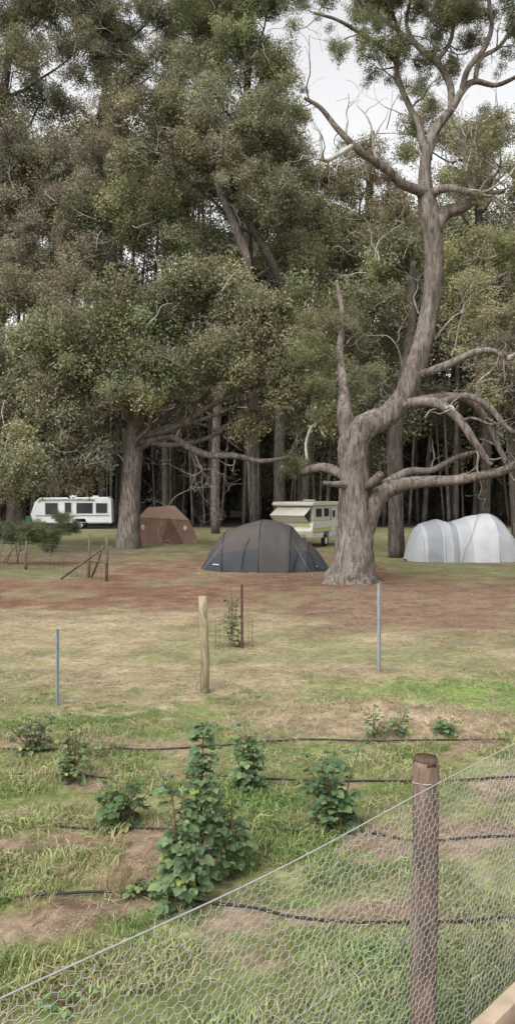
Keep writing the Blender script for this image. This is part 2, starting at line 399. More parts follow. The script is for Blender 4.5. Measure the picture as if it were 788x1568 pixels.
tree('eucalyptus_tree',[(195,842,42,23),(197,815,42,17),(200,760,42,15),(203,700,42,15),(206,650,42,14),(215,580,41,11),(235,500,41,8),(250,440,41,5)],
 [(290,460,40,100,55),(395,510,40,75,50),(190,510,39,90,55),(340,560,39,100,48),(150,590,40,75,40),(240,600,38,80,38),(395,605,39,55,35),(470,560,39,60,45),(110,530,40,70,50),(420,650,40,45,22)],GREEN,BROWN,.05,s=1.05,dead=1)
tree('eucalyptus_tree',[(25,812,46,17),(27,760,46,13),(34,690,46,12),(40,600,46,9),(45,500,46,6)],
 [(40,480,44,85,60),(30,570,42,90,60),(60,650,41,85,55),(110,690,41,60,38),(10,700,38,60,40),(-60,620,42,80,80),(100,730,42,55,22),(20,735,40,50,18)],OLIVE,BROWN,.1,mat=M_barkd,s=1.15,dead=1)
tree('eucalyptus_tree',[(428,822,52,9),(428,650,52,8),(440,480,52,7),(415,400,51,6.5),(375,330,51,5),(345,250,51,4),(330,180,51,3)],
 [(300,190,50,100,55),(390,230,50,75,55),(250,250,49,70,45),(330,265,49,85,35),(420,310,49,50,35),(220,180,50,50,40)],OLIVE,BROWN,.05,mat=M_barkd,s=1.2,dead=2)
tree('eucalyptus_tree',[(330,802,58,6),(335,600,56,6),(378,430,51,7),(360,350,50,6.5),(335,290,49,4),(328,250,49,2.5)],
 [(250,370,52,70,40),(180,330,52,70,45),(455,400,53,45,35),(480,360,54,50,50),(290,340,53,45,40),(330,430,50,40,18)],GREEN,BROWN,.08,s=1.2,dead=3)
tree('eucalyptus_tree',[(120,806,71,7),(105,600,70,7),(95,400,66,7),(90,270,60,4)],
 [(90,250,55,90,50),(40,320,54,80,50),(130,330,54,75,50),(80,400,53,90,45),(-20,260,54,60,60),(20,430,52,70,40)],(.225,.205,.14),(.265,.215,.168),.15,mat=M_barkd,s=1.3,dead=2)
tree('eucalyptus_tree',[(-10,812,62,9),(0,500,62,9),(-5,250,61,8),(5,150,60,7),(25,20,60,4)],
 [(20,110,58,60,50),(60,30,60,60,42),(0,10,60,60,50),(110,85,60,50,35),(10,180,58,50,30),(110,-10,60,60,32),(75,150,60,50,30)],OLIVE,BROWN,.1,mat=M_barkd,s=1.3,dens=.95,dead=2)
tree('eucalyptus_tree',[(200,805,72,7),(185,500,70,7),(150,250,66,8),(160,150,64,6),(180,40,64,4)],
 [(190,50,62,65,45),(240,10,62,60,40),(235,115,62,60,40),(150,20,62,50,30),(300,60,62,60,50),(195,145,62,45,25),(170,100,63,45,30)],OLIVE,BROWN,.1,mat=M_barkd,s=1.3,dens=.95,dead=2)
tree('eucalyptus_tree',[(390,812,66,7),(385,500,64,7),(375,250,61,7),(380,100,60,5),(385,20,60,4)],
 [(385,40,58,60,55),(330,20,58,60,50),(405,110,58,45,50),(360,110,57,55,40),(430,200,58,35,45),(290,110,58,40,35),(420,270,57,50,40),(420,10,58,35,30)],GREEN,OLIVE,.15,mat=M_barkd,s=1.3,dens=.9,dead=2)
tree('eucalyptus_tree',[(606,822,36,11),(604,720,36,12),(606,650,36,12),(622,560,36,10),(628,480,37,7),(632,400,37,4)],
 [(560,480,37,60,40),(515,540,36,55,45),(590,410,38,60,38),(540,620,36,50,28),(590,560,38,45,40)],GREEN,BROWN,.05,mat=M_barkd,s=1.0,dens=.8,dead=2)
tree('eucalyptus_tree',[(560,805,70,7),(560,500,68,7),(565,300,64,6),(570,200,62,3)],
 [(560,290,60,55,40),(520,330,60,60,45),(600,340,60,60,40),(570,240,61,30,22),(540,400,60,60,40),(480,310,60,45,40)],(.23,.21,.125),(.275,.21,.15),.22,mat=M_barkd,s=1.3,dens=.8,dead=3)
tree('eucalyptus_tree',[(740,812,66,7),(745,600,62,7),(735,400,58,7),(730,250,58,4)],
 [(720,235,57,50,34),(770,280,57,55,45),(765,210,58,45,24),(700,300,57,45,35),(780,380,56,50,50),(720,420,57,45,38),(740,500,56,50,40),(640,215,60,38,38),(690,205,60,38,22)],LIME,(.28,.23,.14),.12,mat=M_barkd,s=1.2,dens=.75,dead=3)
tree('eucalyptus_tree',[(790,828,50,7),(785,700,50,8),(785,550,50,7),(800,420,50,5)],
 [(770,600,49,50,35),(800,520,49,60,50),(740,560,49,40,25),(830,650,48,50,40)],OLIVE,BROWN,.35,mat=M_barkd,s=1.15,dens=.7,dead=4)
# ------------------------------------------------- main tree
D=26.
o=P(538,891,D);o.z=0
e=empty('old_eucalyptus_tree',o);mb=MB()
def limb(ps,sides=10,rough=.09,flare=0,mi=0,dd=0,k=5):
    pts=[];rr=[]
    for q in ps:
        dep=q[3] if len(q)>3 else 0
        pts.append(P(q[0],q[1],D+dep)-o);rr.append(q[2]*(D+dep)/F)
    a,b_=cat(pts,rr,k);mb.tube(a,b_,sides,mi,flare=flare,rough=rough);return a,b_
limb([(538,902,54),(538,888,43),(539,872,35),(541,845,29.5),(543,805,25.5),(542,765,23),(540,720,21.5),(540,690,22),(546,665,24),(566,648,19),(594,636,17),(618,606,16),(634,565,15.5),(648,520,14.5),(657,475,13.5),(662,430,13.5),(664,390,14),(660,350,14.5),(654,315,14.5),(651,292,12),(650,255,8.5),(656,225,8),(668,195,7.5),(690,168,6),(706,140,5.5),(726,125,4.5),(760,130,3.5),(800,112,2.5,-1)],26,.10,10,k=6)
limb([(540,690,15),(532,655,15),(527,630,12),(526,590,8,.5),(520,540,6,1),(524,480,4,1.5),(515,430,3,2)])
limb([(548,850,12),(560,805,15),(568,778,16),(584,757,14),(610,743,11),(645,738,9),(690,736,8,-.5),(735,729,7,-1),(775,718,6.5,-1.3),(800,700,5,-1.5),(830,660,4,-2)],14)
A=[limb([(600,628,9),(630,617,9,-.3),(668,617,8,-.7),(700,640,7,-1),(722,672,6,-1.2),(742,700,5,-1.3),(752,712,4,-1.4)]),
 limb([(640,615,8,-.3),(680,608,7,.3),(715,612,6,.6),(745,645,5,1),(765,690,4.5,1),(778,715,4,1)]),
 limb([(672,617,6,-.7),(710,606,5,-1),(745,620,5,-1.3),(775,655,4,-1.6),(805,668,3,-2)]),
 limb([(636,575,8),(655,570,7,-.3),(690,556,6,-.8),(725,540,5.5,-1.2),(755,537,4.5,-1.5),(778,550,3,-1.7),(790,540,2,-1.8)]),
 limb([(590,742,9),(625,722,6,.5),(660,720,5,.9),(700,700,4,1.2),(735,690,3,1.3)]),
 limb([(545,745,8),(525,742,6,-.4),(505,741,4,-.7),(495,739,3,-.8)]),
 limb([(560,745,7,-.2),(575,735,8,-.6),(583,725,6,-.8)]),
 limb([(535,735,9),(515,722,8,.5),(490,716,7,1),(460,722,6,1.5),(430,716,4,2)],mi=0)]
B=[limb([(652,296,9),(636,290,8,-.3),(612,280,7.5,-.6),(590,258,7,-.9),(565,242,6,-1.1),(540,222,5.5,-1.3),(515,196,4.5,-1.4),(490,165,3.5,-1.5),(465,150,2.5,-1.6)]),
 limb([(664,350,12),(682,326,11),(705,318,9.5,-.3),(728,303,8,-.5),(748,288,7,-.6),(752,270,4,-.7)]),
 limb([(655,300,8),(680,288,6,-.5),(712,293,5.5,-.8),(742,297,4.5,-.9),(770,292,3,-1)]),
 limb([(708,300,5,-.4),(712,260,4,-.4),(710,225,3,-.4),(718,195,2,-.4)]),
 limb([(735,300,4,-.4),(730,260,3,-.4),(722,235,2,-.4)]),
 limb([(540,222,4,-1.3),(520,235,3.5,-1.6),(495,245,3,-1.8),(490,205,2,-1.8)],mi=1)]
T=[limb([(655,245,7),(645,215,6,.3),(640,190,5,.5),(620,150,4.5,.6),(606,105,4,.7),(612,60,3,.8),(600,20,2.5,.8)]),
 limb([(690,168,6),(688,130,5.5,.3),(668,95,5,.3),(640,72,4,.3),(622,40,3,.3),(628,0,2.5,.3)]),
 limb([(706,140,5),(716,105,4.5,-.3),(740,75,4,-.3),(752,40,3.5,-.4),(748,0,3,-.5),(752,-40,2,-.5)]),
 limb([(726,125,4),(735,90,3.5,.3),(765,70,3,.4),(790,30,2.5,.5)]),
 limb([(612,100,4,.7),(580,70,3.5,.6),(550,50,3,.4),(515,30,2.5,.2),(480,20,2,0)]),
 limb([(640,72,3.5,.3),(600,40,3,.3),(560,10,2.5,.3),(530,-20,2,.3)]),
 limb([(668,95,3.5,.3),(690,60,3,.4),(695,10,2.5,.4)])]
for j,(a,rr) in enumerate(A[:5]+B):
    for t in range(5 if j!=4 else 3):
        i=random.randint(len(a)//3,len(a)-1);dr=(a[i]-a[i-1]).normalized()
        grow(mb,a[i],dr+rv(.7)+Vector((0,0,.25)),random.uniform(1.0,2.2),rr[i]*.45,1,1 if random.random()<.45 else 0,.06,.33,3,5)
tips=[]
for (a,rr) in T:
    for t in range(7):
        i=random.randint(len(a)//3,len(a)-1);dr=(a[i]-a[i-1]).normalized()
        grow(mb,a[i],dr*.5+rv(.7)+Vector((0,0,.15)),random.uniform(.9,1.6),max(rr[i]*.4,.02),2,0,.05,.35,3,4,tips)
for (a,rr) in (B[0],B[3],B[2]):
    for t in range(2):
        i=random.randint(len(a)*2//3,len(a)-1)
        grow(mb,a[i],rv(.7)+Vector((0,0,.2)),random.uniform(.8,1.3),.02,2,0,.05,.35,3,4,tips)
for (px,py,dx,L) in [(575,400,-.2,2.0),(580,400,.2,1.6),(615,560,-.1,2.2),(640,480,-.5,1.5),(600,660,-.5,1.3),(720,440,.5,2.4),(690,545,.6,2.),(650,640,.4,1.6),(665,520,.9,1.8)]:
    grow(mb,P(px,py,D+random.uniform(.3,2.5))-o,Vector((dx,-.1,1)),L,.035,2,1,.1,.3,3,5)
limb([(470,705,2.5,1.5),(468,680,2,1.5),(476,655,1.8,1.5),(488,645,1.2,1.5)],6,0,mi=1)
mb.obj('trunk_and_branches',[M_bark,M_dead],e)
pp=[];bb=[]
for (px,py,dd,rx,ry,dn) in [(500,500,1.5,45,30,.8),(540,520,2,40,35,.8),(480,560,1,45,35,.8),(560,590,1.5,35,30,.7),(490,610,1,40,25,.7),(470,720,1.5,40,12,.5),(640,150,.5,24,16,.4),(450,140,-1,25,18,.5)]:
    c=P(px,py,D+dd)-o;a,b_=lobe_pts(c,(rx*D/F,rx*D/F,ry*D/F),.5,dn,4);pp+=a;bb+=b_
random.shuffle(tips)
for t in tips:
    w_=o+t;ky=757-(w_.z-2.9)*F/w_.y;pr=.16 if ky>35 else .34
    if random.random()<pr: pp.append(tuple(t+rv(.12)));bb.append(random.uniform(.7,1.3))
foliage('foliage',pp,bb,(.165,.17,.09),e,.33,BROWN,.03)
# ------------------------------------------------- distant forest mass
ef=empty('distant_forest',(0,80,0));mb=MB();pp=[];bb=[]
fo=Vector((0,80,0))
cells=[]
for yy in np.arange(72,101,7):
    for xx in np.arange(-48,49,4.8):
        cells.append((xx+random.uniform(-1.8,1.8),yy+random.uniform(-2,2)))
for (tx,ty) in cells:
    px=394+F*tx/ty
    top=41 if px<430 else 31
    if px>480 and px<620: top=29.5
    top*=random.uniform(.86,1.02)*(ty/80)**.7
    r=random.uniform(.16,.36);lean=Vector((random.gauss(0,.8),random.gauss(0,.6),0))
    base=Vector((tx,ty,-.2))-fo
    q,qr=cat([base,base+Vector((0,0,top*.3))+lean*.4,base+Vector((0,0,top*.65))+lean,base+Vector((0,0,top*.95))+lean*1.6],[r*1.25,r,r*.7,r*.2],4)
    mb.tube(q,qr,7,0,rough=.05)
    nl=random.randint(5,7) if ty<86 else 4
    for i in range(nl):
        f=random.uniform(.28,1.0) if i else 1
        c=base+lean*f+Vector((random.gauss(0,1.7),random.gauss(0,1.3),top*f-1))
        rr=random.uniform(1.8,3.0)
        a,b_=lobe_pts(c,(rr,rr,rr*.85),2.0,.9,4);pp+=a;bb+=b_
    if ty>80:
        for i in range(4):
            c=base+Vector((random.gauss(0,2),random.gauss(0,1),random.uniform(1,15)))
            a,b_=lobe_pts(c,(2.4,2,2.4),2.2,.9,3);pp+=a;bb+=[.4*q for q in b_]  # low clusters tinted darker: understorey shade put into the colour
for i in range(70):
    tx=random.uniform(-30,34);ty=random.uniform(70,78);r=random.uniform(.07,.2)
    b0=Vector((tx,ty,-.2))-fo;l=Vector((random.gauss(0,.8),0,0));hh=random.uniform(9,20)
    q,qr=cat([b0,b0+Vector((0,0,hh*.5))+l*.5,b0+Vector((0,0,hh))+l],[r,r*.8,r*.4],4);mb.tube(q,qr,6,0 if i%7 else 1)
for i in range(80):
    px=random.uniform(0,788);py=random.uniform(170,660)
    grow(mb,P(px,py,random.uniform(66,70))-fo,Vector((random.gauss(0,1),-.3,random.gauss(.5,.6))),random.uniform(2.5,5),.06,2,2,.04,.3,3,4)
mb.obj('trunks',[M_barkd,M_bark,M_dead],ef)
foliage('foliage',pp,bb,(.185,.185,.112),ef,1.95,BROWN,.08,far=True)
hx=np.linspace(-260,260,100);hy=np.linspace(108,170,14);X,Y=np.meshgrid(hx,hy)
Zh=(19*sstep(106,122,Y)+fbm(X*.1,Y*.1,5)*5)*sstep(106,112,Y)-.3  # added dark ridge behind the trunks: blocks sky, stands in for forest shade
me=bpy.data.meshes.new('dark_backdrop');me.from_pydata(np.stack([X.ravel(),Y.ravel(),Zh.ravel()],1).tolist(),[],[(j*100+i,j*100+i+1,(j+1)*100+i+1,(j+1)*100+i) for j in range(13) for i in range(99)])
me.materials.append(simple('dark_backdrop_mat',(.04,.042,.03),.95,.25,.8,.5));link(bpy.data.objects.new('dark_backdrop',me))
# ---------------------------------------------------------------- tents
def tent(name,secs,loc,yaw,band,mats,poles,nt_=24,e1=.85,e2=.8,sr=.013):
    e=empty(name,loc,yaw);mb=MB()
    fine=[];S=secs
    for i in range(len(S)-1):
        for j in range(5):
            t=j/5
            p0=S[max(i-1,0)];p1=S[i];p2=S[i+1];p3=S[min(i+2,len(S)-1)]
            fine.append([.5*((2*p1[c])+(p2[c]-p0[c])*t+(2*p0[c]-5*p1[c]+4*p2[c]-p3[c])*t*t+(3*p1[c]-p0[c]-3*p2[c]+p3[c])*t**3) for c in range(3)])
    fine.append(list(S[-1]))
    def arch(u,hw,h,k,off=0):
        a=math.pi*k/nt_;c=math.cos(a);s=math.sin(a)
        return Vector((u,-math.copysign(abs(c)**e1,c)*(hw+off),max(0,abs(s)**e2)*(h+off)+.01))
    n=len(fine)
    for i,(u,hw,h) in enumerate(fine):
        near=min(abs(u-p) for p in poles)
        sag=.06*min(1,near/.35)
        for k in range(nt_+1):
            wr=.014*math.sin(k*2.1+u*5)+.014*math.sin(u*9+k*.9)+.01*random.uniform(-1,1)
            mb.v.append(tuple(arch(u,hw-sag+wr,h-sag*.8+wr*.5 if h>.3 else h,k)))
    for i in range(n-1):
        for k in range(nt_):
            zz=math.sin(math.pi*(k+.5)/nt_)
            mi=band((fine[i][0]+fine[i+1][0])/2,zz*(fine[i][2]),k)
            mb.f.append((i*(nt_+1)+k,(i+1)*(nt_+1)+k,(i+1)*(nt_+1)+k+1,i*(nt_+1)+k+1));mb.m.append(mi)
    mb.obj('fly',mats,e)
    sm=MB()
    for p in poles:
        us=[abs(f[0]-p) for f in fine];i=us.index(min(us));u,hw,h=fine[i]
        sm.tube([arch(u,hw,h,k,.006) for k in range(nt_+1)],[sr]*(nt_+1),5,0)
    sm.obj('pole_sleeves',[mats[-1]],e)
    g=MB()
    for sx in(-1,1):
        for sy in(-1,1):
            i=int(len(fine)*(.3 if sx<0 else .7));u,hw,h=fine[i]
            a=arch(u,hw,h,6 if sy<0 else nt_-6);bq=Vector((u+sx*.8,sy*(hw+1.0),0))
            g.tube([a,bq],[.004,.004],3,0);g.tube([bq+Vector((0,0,-.05)),bq+Vector((0,0,.08))],[.008,.008],4,0)
    g.obj('guy_lines',[M_rope],e)
    return e,arch,fine
M_rope=simple('rope_mat',(.4,.38,.33),.8)
fab=lambda n,c,r=.55,v=.06:simple(n,c,r,v,2.5,.3,0,.3)
t1=fab('fabric_charcoal',(.056,.052,.05),.75);t2=fab('fabric_navy',(.042,.046,.054),.75);t3=fab('fabric_warm_grey',(.066,.057,.051),.78);t4=fab('fabric_piping',(.016,.016,.018))
def band1(u,z,k):
    if u<-1.55: return 0 if z>.5 else 1
    if u>1.05: return 1 if z<.65 else 0
    if z<.62 and -1.5<u<-.1: return 1
    if -1.55<=u<-.1: return 2
    return 0
cl=P(407,757,30.4);cl.z=0
et,_,_=tent('camping_tent',[(-2.5,.35,.05),(-2.3,.7,.42),(-2.0,1.0,.98),(-1.6,1.2,1.44),(-1.2,1.33,1.62),(-.6,1.4,1.84),(0,1.45,1.93),(.5,1.42,1.88),(.95,1.38,1.68),(1.35,1.2,1.30),(1.75,1.05,.98),(2.1,.8,.60),(2.4,.5,.06)],cl,-.13,band1,[t1,t2,t3,t4],[-1.5,-.1,1.0,1.65])
d=MB();d.tube([Vector((1.15,-1.30,.1)),Vector((1.35,-1.14,.8)),Vector((1.75,-.88,.72)),Vector((2.0,-.95,.1))],[.01]*4,4,0)
d.tube([Vector((-.75,-1.42,.1)),Vector((-.65,-1.34,.9)),Vector((-.4,-1.0,1.42))],[.012]*3,4,0)
d.box((-1.75,-1.10,.25),(.3,.01,.05),1,Euler((0,0,-.3)).to_matrix());d.box((1.9,-.86,.2),(.3,.01,.05),1,Euler((0,0,.4)).to_matrix());d.obj('door_seams',[t4,simple('label_white',(.5,.5,.5))],et)
s1=fab('fabric_silver',(.35,.36,.375),.5);s2=fab('fabric_grey',(.23,.24,.26),.5);s3=fab('fabric_pale',(.42,.43,.44),.55);s4=fab('fabric_seam',(.28,.29,.31))
def band2(u,z,k):
    if -1.8<u<-1.2: return 1
    if -.78<u<-.55: return 1
    if .0<u<1.05 : return 2
    return 0
cl=P(708,757,34.6);cl.z=0
es,arch,fine=tent('dome_tent',[(-2.5,.4,.05),(-2.35,.8,.65),(-2.1,1.05,1.28),(-1.75,1.25,1.62),(-1.3,1.32,1.73),(-.9,1.3,1.70),(-.6,1.3,1.62),(-.25,1.4,1.76),(.2,1.5,1.9),(.7,1.55,1.99),(1.15,1.5,1.95),(1.55,1.38,1.68),(1.95,1.15,1.2),(2.3,.8,.6),(2.5,.5,.05)],cl,.06,band2,[s1,s2,s3,s4],[-2.0,-1.15,-.6,1.05],sr=.011)
es.scale=(1.03,1.03,1.03)
d=MB()
def onsurf(u,k):
    i=min(range(len(fine)),key=lambda i:abs(fine[i][0]-u));return arch(fine[i][0],fine[i][1],fine[i][2],k,.008)
for a_,b_ in((-.5,1.9),(2.2,.1)):
    d.tube([onsurf(a_+(b_-a_)*k/24,k) for k in range(25)],[.011]*25,5,0)
d.obj('cross_poles',[s4],es)
cl=P(256,757,47.6);cl.z=0
e=empty('canvas_tent',cl,.12)
br=fab('canvas_brown',(.25,.15,.11),.8,.1);brd=fab('canvas_brown_dark',(.16,.09,.065),.8,.1);bl=fab('canvas_tan',(.31,.205,.15),.8,.08)
mb=MB();hw=1.75;hd=1.5
bot=[(-hw,-hd,0),(hw+.1,-hd,0),(hw+.1,hd,0),(-hw,hd,0)];ev=[(-hw+.06,-hd+.15,1.55),(hw-.45,-hd+.15,1.35),(hw-.45,hd-.15,1.35),(-hw+.06,hd-.15,1.55)]
tp=[(-1.15,-.45,2.12),(.45,-.45,2.22),(.45,.45,2.22),(-1.15,.45,2.12)]
mb.add(bot+ev+tp,[(0,1,5,4),(1,2,6,5),(2,3,7,6),(3,0,4,7)],0)
mb.add(bot+ev+tp,[(4,5,9,8),(5,6,10,9),(6,7,11,10),(7,4,8,11),(8,9,10,11)],2)
mb.obj('canvas_body',[br,brd,bl],e,smooth=False)
mb=MB()
def ln(a,b_,r=.016,mi=0): mb.tube([Vector(a),Vector(b_)],[r,r],5,mi)
for i in range(4): ln(bot[i],ev[i]);ln(ev[i],ev[(i+1)%4]);ln(ev[i],tp[i]);ln(tp[i],tp[(i+1)%4])
ln((-.35,-hd-.01,0),(.1,-hd+.14,1.5));ln((.95,-hd-.01,0),(.1,-hd+.14,1.5));ln((-1.1,-hd-.0,0),(-1.0,-hd+.14,1.5),.012)
for cx,cz in((-1.42,.98),(1.05,.92)):
    vs=[(cx+.11*math.cos(a*.5236),-hd-.012+.1*cz+.13*.1*math.sin(a*.5236),cz+.15*math.sin(a*.5236)) for a in range(12)]
    mb.add([(q[0],q[1]-.02,q[2]) for q in vs],[tuple(range(12))],1)
mb.add([(-.35+.05,-hd-.02,.02),(.9,-hd-.02,.02),(.1,-hd+.12,1.45)],[(0,1,2)],2)
mb.obj('seams_and_vents',[brd,simple('vent_white',(.6,.58,.55)),brd],e,smooth=False)
# ---------------------------------------------------------------- caravans
white=simple('caravan_white',(.62,.63,.62),.4,.05,3,0,0,.4);cream=simple('camper_cream',(.58,.55,.48),.45,.05,3,0,0,.4)
glass=simple('window_glass',(.03,.035,.04),.12,.1,2,0,0,.6);rub=simple('rubber_black',(.025,.025,.025),.8);grn=simple('storage_green',(.04,.12,.09),.5)
alu=simple('aluminium_trim',(.45,.46,.47),.4,.05,5,0,.6);gry=simple('stripe_grey',(.22,.25,.30),.5);yel=simple('stripe_lime',(.45,.50,.12),.5);canv=simple('canvas_beige',(.5,.46,.38),.85,.05)
def extr(mb,prof,w,mi=0):
    n=len(prof);vs=[(a,-w/2,b_) for a,b_ in prof]+[(a,w/2,b_) for a,b_ in prof]
    mb.add(vs,[tuple(range(n)),tuple(reversed(range(n,2*n)))]+[(i,i+n,(i+1)%n+n,(i+1)%n) for i in range(n)],mi)
def wheel(mb,c,r=.34,w=.2,mt=0,mh=1):
    n=20;vs=[];fs=[]
    prof=[(r*.6,-w/2),(r*.94,-w/2),(r,-w*.35),(r,w*.35),(r*.94,w/2),(r*.6,w/2)]
    for i in range(n):
        a=2*math.pi*i/n
        for (rr,yy) in prof: vs.append((c[0]+rr*math.cos(a),c[1]+yy,c[2]+rr*math.sin(a)))
    k=len(prof)
    for i in range(n):
        for j in range(k-1): fs.append((i*k+j,i*k+j+1,((i+1)%n)*k+j+1,((i+1)%n)*k+j))
    mb.add(vs,fs,mt)
    for sy in(-1,1):
        vs=[(c[0]+r*.6*math.cos(2*math.pi*i/n),c[1]+sy*w*.4,c[2]+r*.6*math.sin(2*math.pi*i/n)) for i in range(n)]
        mb.add(vs,[tuple(range(n))],mh)
def win(mb,x,z,w,h,y,gi,fi):
    mb.box((x,y-.012,z),(w+.1,.02,h+.1),fi);mb.box((x,y-.026,z),(w,.02,h),gi)
cl=P(112,757,66.5);cl.z=0
e=empty('caravan',cl,.10)
mb=MB();extr(mb,[(-3.1,.48),(-3.3,1.25),(-2.95,2.25),(-2.55,2.62),(3.05,2.68),(3.3,2.45),(3.35,.48),(1.3,.48),(1.15,.85),(.35,.85),(.2,.48)],2.3)
mb.obj('body',[white],e,smooth=False,bevel=.05,recalc=True)
mb=MB();y0=-1.15
win(mb,-1.6,1.7,1.0,.95,y0,0,1);win(mb,1.1,1.75,1.3,.85,y0,0,1);win(mb,2.5,1.75,.9,.8,y0,0,1)
mb.box((-.25,y0-.015,1.45),(.75,.03,1.85),2);win(mb,-.25,1.8,.5,.8,y0-.03,0,1)
mb.box((1.5,y0-.008,1.12),(3.3,.016,.1),3);mb.box((-1.8,y0-.008,1.12),(2.2,.016,.1),3);mb.box((0,y0-.01,.58),(6.2,.02,.05),1)
mb.box((-.4,y0-.06,2.5),(4.6,.12,.12),1)
mb.box((0,0,2.76),(.6,.6,.14),2);mb.box((1.9,0,2.74),(.5,.4,.1),2)
mb.box((-3.6,-.1,.75),(.55,1.5,.6),4);mb.box((-2.4,-2.2,.3),(1.0,.6,.6),4)
for s_ in(-1,1): mb.tube([Vector((-3.1,s_*.7,.5)),Vector((-4.6,0,.5))],[.05,.05],4,5)
mb.tube([Vector((-4.4,0,0.02)),Vector((-4.4,0,.7))],[.03,.03],6,5)
for x_ in(-2.9,3.1): mb.tube([Vector((x_,-.9,0)),Vector((x_,-.9,.5))],[.03,.03],5,5)
mb.obj('windows_and_trim',[glass,alu,white,gry,grn,rub],e,smooth=False)
mb=MB()
for s_ in(-1,1): wheel(mb,(.75,s_*1.0,.34),.34,.2)
mb.obj('wheels',[rub,alu],e)
cl=P(470,757,44.2);cl.z=0
yaw=math.radians(64)
e=empty('pop_top_camper_trailer',cl,yaw)
mb=MB()
extr(mb,[(-1.9,.55),(-2.15,.95),(-1.95,1.45),(2.1,1.45),(2.1,.5),(.55,.5),(.45,.8),(-.35,.8),(-.45,.5)],2.3)
mb.obj('body',[cream],e,smooth=False,bevel=.04,recalc=True)
mb=MB();extr(mb,[(-1.85,1.47),(-1.72,2.28),(2.0,2.28),(2.0,1.47)],2.18);mb.obj('canvas_walls',[canv],e,smooth=False,recalc=True)
mb=MB();extr(mb,[(-2.1,2.29),(-2.15,2.38),(-2.0,2.5),(2.1,2.5),(2.2,2.38),(2.15,2.29)],2.4);mb.box((.3,0,2.56),(.6,.5,.1),0)
mb.obj('roof',[cream],e,smooth=False,bevel=.03,recalc=True)
mb=MB()
for sy in(-1,1):
    for x_,w in((-1.0,.8),(.15,.7)):
        mb.box((x_,sy*1.1,1.9),(w,.02,.45),0)
    mb.box((0,sy*1.158,1.02),(3.9,.012,.12),2);mb.box((0,sy*1.158,.86),(3.9,.012,.06),3)
    mb.box((1.1,sy*1.16,1.35),(.62,.02,1.5),4)
    mb.box((1.1,sy*1.175,1.8),(.36,.02,.4),0)
mb.box((-1.80,0,1.9),(.03,1.3,.45),0,Euler((0,.16,0)).to_matrix())
mb.box((-2.08,0,1.2),(.03,2.1,.08),2)
mb.add([(-2.12,-1.0,1.40),(-2.12,1.0,1.40),(-2.85,1.0,1.78),(-2.85,-1.0,1.78)],[(0,1,2,3)],4)
mb.add([(-2.12,-1.0,1.35),(-2.85,-1.0,1.77),(-1.85,-1.0,2.2)],[(0,1,2)],0);mb.add([(-2.12,1.0,1.35),(-2.85,1.0,1.77),(-1.85,1.0,2.2)],[(0,1,2)],5)
mb.add([(-1.85,-1.0,2.2),(-1.85,1.0,2.2),(-2.85,1.0,1.78),(-2.85,-1.0,1.78)],[(0,1,2,3)],4)
mb.box((-2.45,0,.62),(.6,1.3,.35),4)
for s_ in(-1,1): mb.tube([Vector((-1.9,s_*.7,.5)),Vector((-3.3,0,.5))],[.05,.05],4,1)
mb.tube([Vector((-3.1,0,0.02)),Vector((-3.1,0,.7))],[.03,.03],6,1)
mb.obj('windows_and_trim',[glass,rub,yel,gry,cream,canv],e,smooth=False)
mb=MB()
for s_ in(-1,1): wheel(mb,(.05,s_*1.03,.33),.33,.2)
mb.obj('wheels',[rub,white],e)
# ---------------------------------------------------------------- fences
def woodmat(n,c,c2,s=14): return bark(n,c,c2,s/9,.35,.4)
W1=woodmat('weathered_pine',(.36,.29,.19),(.28,.27,.16));W2=woodmat('post_brown',(.22,.155,.12),(.16,.118,.095),26);W3=woodmat('rail_grey',(.17,.135,.10),(.13,.11,.085))
W4=woodmat('post_end_grain',(.11,.075,.055),(.08,.06,.045),30)
steel=simple('galvanised_steel',(.30,.33,.36),.5,.1,10,0,.5);rust=simple('rusty_steel',(.10,.055,.04),.8,.2,20,.2)
wire=simple('galv_wire',(.42,.43,.43),.5,.1,30,0,.4);dwire=simple('old_dull_wire',(.12,.11,.10),.7,.1,30,0,.3)
def picket(mb,base,h,w=.025,mi=0):
    for a in (0,2.094,4.189):
        r=Matrix.Rotation(a+.5,3,'Z');dx,dy=math.cos(a+.5),math.sin(a+.5);mb.box((base.x+dx*w*.5,base.y+dy*w*.5,h/2-.05),(w,.006,h+.1),mi,r)
fp=[G(-60,1090),G(88,1080),G(313,1062),G(580,1030),G(850,1008)]
e=empty('paddock_wire_fence',fp[2])
mb=MB();O=fp[2]
mb.tube([Vector((0,0,-.2)),Vector((.01,0,.5)),Vector((-.01,0,1.0)),Vector((-.03,.02,1.42))],[.066,.064,.062,.06],14,0,rough=.03)
mb.obj('wooden_post',[W1],e)
mb=MB();picket(mb,fp[1]-O,1.05,.028);picket(mb,fp[3]-O,1.45,.033);picket(mb,fp[0]-O,1.1);picket(mb,fp[4]-O,1.4)
mb.obj('steel_pickets',[steel],e,smooth=False)
mb=MB()
hs=[1.0,.98,1.1,1.25,1.3]
for f in(.12,.32,.52,.72,.92):
    for i in range(4):
        a=fp[i]-O+Vector((0,-.07,hs[i]*f));b_=fp[i+1]-O+Vector((0,-.07,hs[i+1]*f));m_=(a+b_)/2;m_.z-=.02
        mb.tube([a,m_,b_],[.0014]*3,3,0)
mb.obj('wires',[wire],e)
e=empty('post_and_rail_fence',G(163,890));O=G(163,890);mb=MB()
def rail(a,b_,r,mi=0,sd=7): mb.tube([a,(a+b_)/2+rv(.015),b_],[r,r*.95,r*.85],sd,mi,rough=.08)
for px,py,tp_,r in((163,890,824,.055),(136,884,818,.05),(40,872,828,.055),(-40,880,826,.06)):
    g=G(px,py)-O;hh=(py-tp_)*G(px,py).y/F;rail(g+Vector((0,0,-.1)),g+Vector((.02,0,hh)),r)
